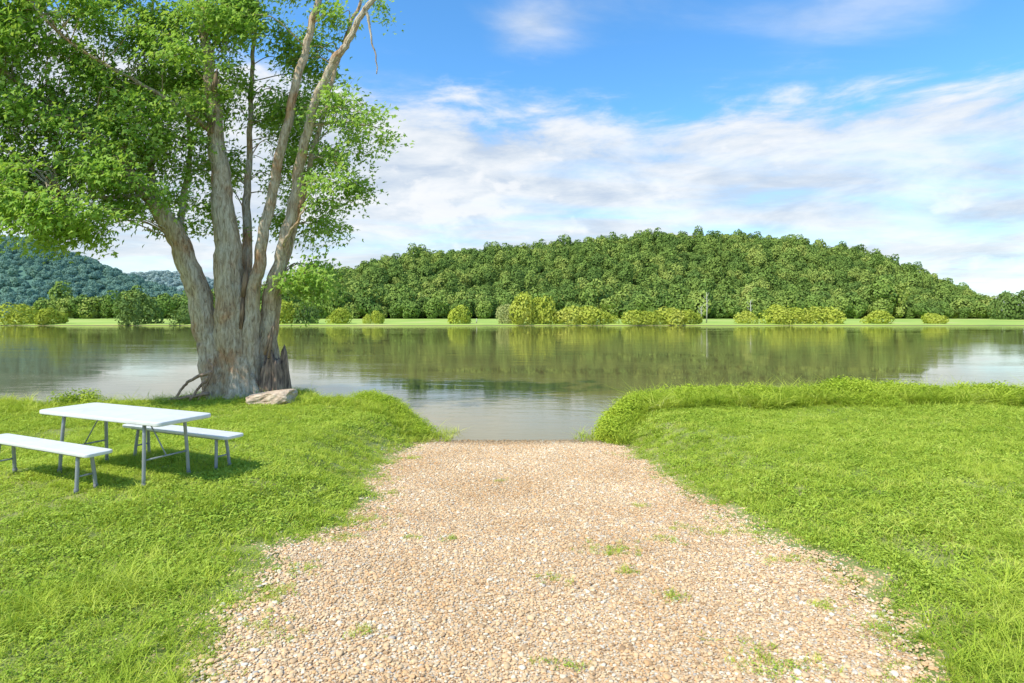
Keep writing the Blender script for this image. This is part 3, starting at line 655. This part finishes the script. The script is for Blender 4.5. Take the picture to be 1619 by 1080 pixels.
def bars(lst, sides=12):
    return join_parts([tube(catmull(P, 3) if len(P) > 2 else np.array(P), [r_] * (len(catmull(P, 3)) if len(P) > 2 else 2), sides) for P, r_ in lst])
def furniture(kind, loc, rot, label, cat, lx, ly, h, th, sx, wy, foot, group=None):
    e = add(kind, None, loc=loc, label=label, category=cat, group=group); e.rotation_euler = (0, 0, rot)
    add('table_top' if cat == 'table' else 'seat', slab('top', lx, ly, th, .06 if cat == 'table' else .045, h), parent=e)
    zt = h - th
    r_ = .0175
    for sg in (-1, 1):
        X_ = sg * sx
        lst = []
        for s2 in (-1, 1):
            lst.append(([(X_ - sg * .015, s2 * wy, zt), (X_ + sg * .005, s2 * (wy + (foot - wy) * .6), zt * .45), (X_ + sg * .015, s2 * foot, 0.0)], r_))
        lst.append(([(X_ - sg * .015, -wy, zt - .014), (X_ - sg * .015, wy, zt - .014)], r_ * .9))
        zc = zt * .42; yc = wy + (foot - wy) * .62
        lst.append(([(X_ + sg * .006, -yc, zc), (X_ + sg * .006, yc, zc)], r_ * .55))
        V, Fc = bars(lst); add('leg', mesh_np('leg', V, Fc, m_steel, True), parent=e)
        for s2 in (-1, 1):
            V, Fc = tube(np.array([(X_ + sg * .014, s2 * foot, .045), (X_ + sg * .016, s2 * foot, -.01)]), [r_ * 1.25] * 2, 12)
            add('foot_cap', mesh_np('foot_cap', V, Fc, m_foot), parent=e)
        if cat == 'table':
            V, Fc = bars([([(X_ + sg * .006, 0, zc), (X_ - sg * .18, 0, zc + (zt - zc) * .62), (X_ - sg * .30, 0, zt - .005)], .007)], 8)
            add('brace', mesh_np('brace', V, Fc, m_steel, True), parent=e)
    for s2 in (-1, 1):
        V, Fc = bars([([(-lx * .42, s2 * ly * .34, zt - .008), (lx * .42, s2 * ly * .34, zt - .008)], .010)], 8)
        add('rail', mesh_np('rail', V, Fc, m_steel, True), parent=e)
    return e
tz = lambda x_, y_: float(terrain(x_, y_))
furniture('picnic_table', (-4.27, 6.26, tz(-4.26, 6.26)), math.radians(-23), 'white folding plastic table with grey steel legs on grass', 'table', 2.0, .62, .69, .045, .68, .22, .25)
furniture('picnic_bench', (-4.92, 5.98, tz(-4.92, 5.98)), math.radians(-24), 'white plastic folding bench with grey legs on grass', 'bench', 1.94, .26, .41, .036, .72, .06, .09, 'benches beside the folding table')
furniture('picnic_bench', (-3.97, 6.82, tz(-3.97, 6.82)), math.radians(-24), 'white plastic folding bench with grey legs on grass', 'bench', 1.84, .26, .41, .036, .70, .06, .09, 'benches beside the folding table')

# ------------------------------------------------------------------ light, sky
sd = Vector((-.76, -.65, 0)).normalized() * math.cos(math.radians(52)); sd.z = math.sin(math.radians(52))
sl = bpy.data.lights.new('sun', 'SUN'); sl.energy = 4.7; sl.angle = math.radians(.6); sl.color = (1, .95, .86)
so = bpy.data.objects.new('sun', sl); COL.objects.link(so); so.rotation_euler = (-sd).to_track_quat('-Z', 'Y').to_euler(); so.location = (-30, -30, 50)
w = bpy.data.worlds.new('World'); scene.world = w; w.use_nodes = True; N, L = w.node_tree.nodes, w.node_tree.links; N.clear()
sky = N.new('ShaderNodeTexSky'); sky.sky_type = 'NISHITA'; sky.sun_disc = False; sky.sun_elevation = math.radians(52); sky.sun_rotation = math.atan2(sd.x, sd.y) % (2 * math.pi)
sky.air_density = 1.0; sky.dust_density = .4; sky.ozone_density = 2.0
hs_ = N.new('ShaderNodeHueSaturation'); hs_.inputs['Saturation'].default_value = 1.2; L.new(sky.outputs[0], hs_.inputs['Color'])
tint = mixc(N, L, 1.0, hs_.outputs[0], (1.30, 1.74, 1.86), 'MULTIPLY')
bg1 = N.new('ShaderNodeBackground'); bg1.inputs[1].default_value = .15; L.new(tint, bg1.inputs[0])
tc = N.new('ShaderNodeTexCoord'); sp_ = N.new('ShaderNodeSeparateXYZ'); L.new(tc.outputs['Generated'], sp_.inputs[0])
X_, Y_, Z_ = sp_.outputs
el = math_node(N, L, 'MULTIPLY', math_node(N, L, 'ARCSINE', Z_), 57.2958)
az = math_node(N, L, 'MULTIPLY', math_node(N, L, 'ARCTAN2', X_, Y_), 57.2958)
zc = math_node(N, L, 'ADD', math_node(N, L, 'MAXIMUM', Z_, 0.0), .10)
cb = N.new('ShaderNodeCombineXYZ'); L.new(math_node(N, L, 'DIVIDE', X_, zc), cb.inputs[0]); L.new(math_node(N, L, 'DIVIDE', Y_, zc), cb.inputs[1])
mp = N.new('ShaderNodeMapping'); L.new(cb.outputs[0], mp.inputs[0]); mp.inputs['Scale'].default_value = (.55, 1.0, 1); mp.inputs['Rotation'].default_value = (0, 0, .25)
nA = noise_tex(N, L, mp.outputs[0], 1.3, 11, .60, .35).outputs['Fac']
ec = N.new('ShaderNodeCombineXYZ'); L.new(math_node(N, L, 'MULTIPLY', az, .05), ec.inputs[0]); L.new(math_node(N, L, 'MULTIPLY', el, .16), ec.inputs[1])
nC = noise_tex(N, L, ec.outputs[0], 2.0, 10, .60, .3).outputs['Fac']
dip = math_node(N, L, 'MULTIPLY', math_node(N, L, 'SUBTRACT', az, 4.0), .06)
e2 = math_node(N, L, 'ADD', el, dip)
e2 = math_node(N, L, 'ADD', e2, math_node(N, L, 'MULTIPLY_ADD', nC, -14.0, 7.0))
cov = N.new('ShaderNodeMapRange'); cov.interpolation_type = 'SMOOTHSTEP'; L.new(e2, cov.inputs[0]); cov.inputs[1].default_value = 22.5; cov.inputs[2].default_value = 16.5; cov.inputs[3].default_value = 0; cov.inputs[4].default_value = 1
def blob(a0_, e0_, sa, se, amp):
    da = math_node(N, L, 'DIVIDE', math_node(N, L, 'SUBTRACT', az, a0_), sa); de = math_node(N, L, 'DIVIDE', math_node(N, L, 'SUBTRACT', el, e0_), se)
    r2 = math_node(N, L, 'ADD', math_node(N, L, 'MULTIPLY', da, da), math_node(N, L, 'MULTIPLY', de, de))
    return math_node(N, L, 'MULTIPLY', math_node(N, L, 'EXPONENT', math_node(N, L, 'MULTIPLY', r2, -1.0)), amp)
ex = math_node(N, L, 'ADD', blob(2, 27.0, 5, 3.2, .21), blob(33, 24.5, 11, 3.0, .26))
ex = math_node(N, L, 'ADD', ex, blob(-35, 18, 14, 10, .25))
ex = math_node(N, L, 'ADD', ex, blob(-9, 13, 9, 3.5, .24))
dens = math_node(N, L, 'ADD', nA, math_node(N, L, 'MULTIPLY_ADD', cov.outputs[0], .41, -.10))
dens = math_node(N, L, 'ADD', dens, ex)
al = N.new('ShaderNodeMapRange'); al.interpolation_type = 'SMOOTHSTEP'; L.new(dens, al.inputs[0]); al.inputs[1].default_value = .41; al.inputs[2].default_value = .91; al.inputs[3].default_value = 0; al.inputs[4].default_value = .95
hz = N.new('ShaderNodeMapRange'); L.new(el, hz.inputs[0]); hz.inputs[1].default_value = 0; hz.inputs[2].default_value = 14; hz.inputs[3].default_value = .75; hz.inputs[4].default_value = 0
# low puffs: billowy noise in azimuth/elevation, brightening the cloud base left of centre
pc = N.new('ShaderNodeCombineXYZ'); L.new(math_node(N, L, 'MULTIPLY', az, .16), pc.inputs[0]); L.new(math_node(N, L, 'MULTIPLY', el, .26), pc.inputs[1])
nP = noise_tex(N, L, pc.outputs[0], 1.4, 9, .52, .1).outputs['Fac']
pd = math_node(N, L, 'ADD', nP, blob(-6, 11.5, 10, 3.0, .22))
pf = N.new('ShaderNodeMapRange'); pf.interpolation_type = 'SMOOTHSTEP'; L.new(pd, pf.inputs[0]); pf.inputs[1].default_value = .60; pf.inputs[2].default_value = .72; pf.inputs[3].default_value = 0; pf.inputs[4].default_value = .8
alpha = math_node(N, L, 'MAXIMUM', al.outputs[0], hz.outputs[0])
alpha = math_node(N, L, 'MAXIMUM', alpha, math_node(N, L, 'MULTIPLY', pf.outputs[0], cov.outputs[0]))
ccol = ramp(N, [(.36, (.60, .69, .82)), (.48, (.77, .83, .90)), (.60, (.94, .96, .98)), (.68, (1.0, 1.0, 1.0))]); L.new(nC, ccol.inputs[0])
ccol2 = mixc(N, L, pf.outputs[0], ccol.outputs[0], (1.0, 1.0, 1.0))
bg2 = N.new('ShaderNodeBackground'); bg2.inputs[1].default_value = 1.0; L.new(ccol2, bg2.inputs[0])
mx = N.new('ShaderNodeMixShader'); L.new(alpha, mx.inputs[0]); L.new(bg1.outputs[0], mx.inputs[1]); L.new(bg2.outputs[0], mx.inputs[2])
wo = N.new('ShaderNodeOutputWorld'); L.new(mx.outputs[0], wo.inputs[0])

cam = bpy.data.cameras.new('camera'); cam.sensor_width = 36; cam.lens = F / 1619 * 36; cam.shift_y = -40 / 1619; cam.clip_end = 8000
co = bpy.data.objects.new('camera', cam); COL.objects.link(co); co.location = (0, 0, CAMH); co.rotation_euler = (math.radians(90), 0, 0); scene.camera = co
scene.view_settings.view_transform = 'Standard'; scene.view_settings.look = 'None'; scene.view_settings.exposure = 0
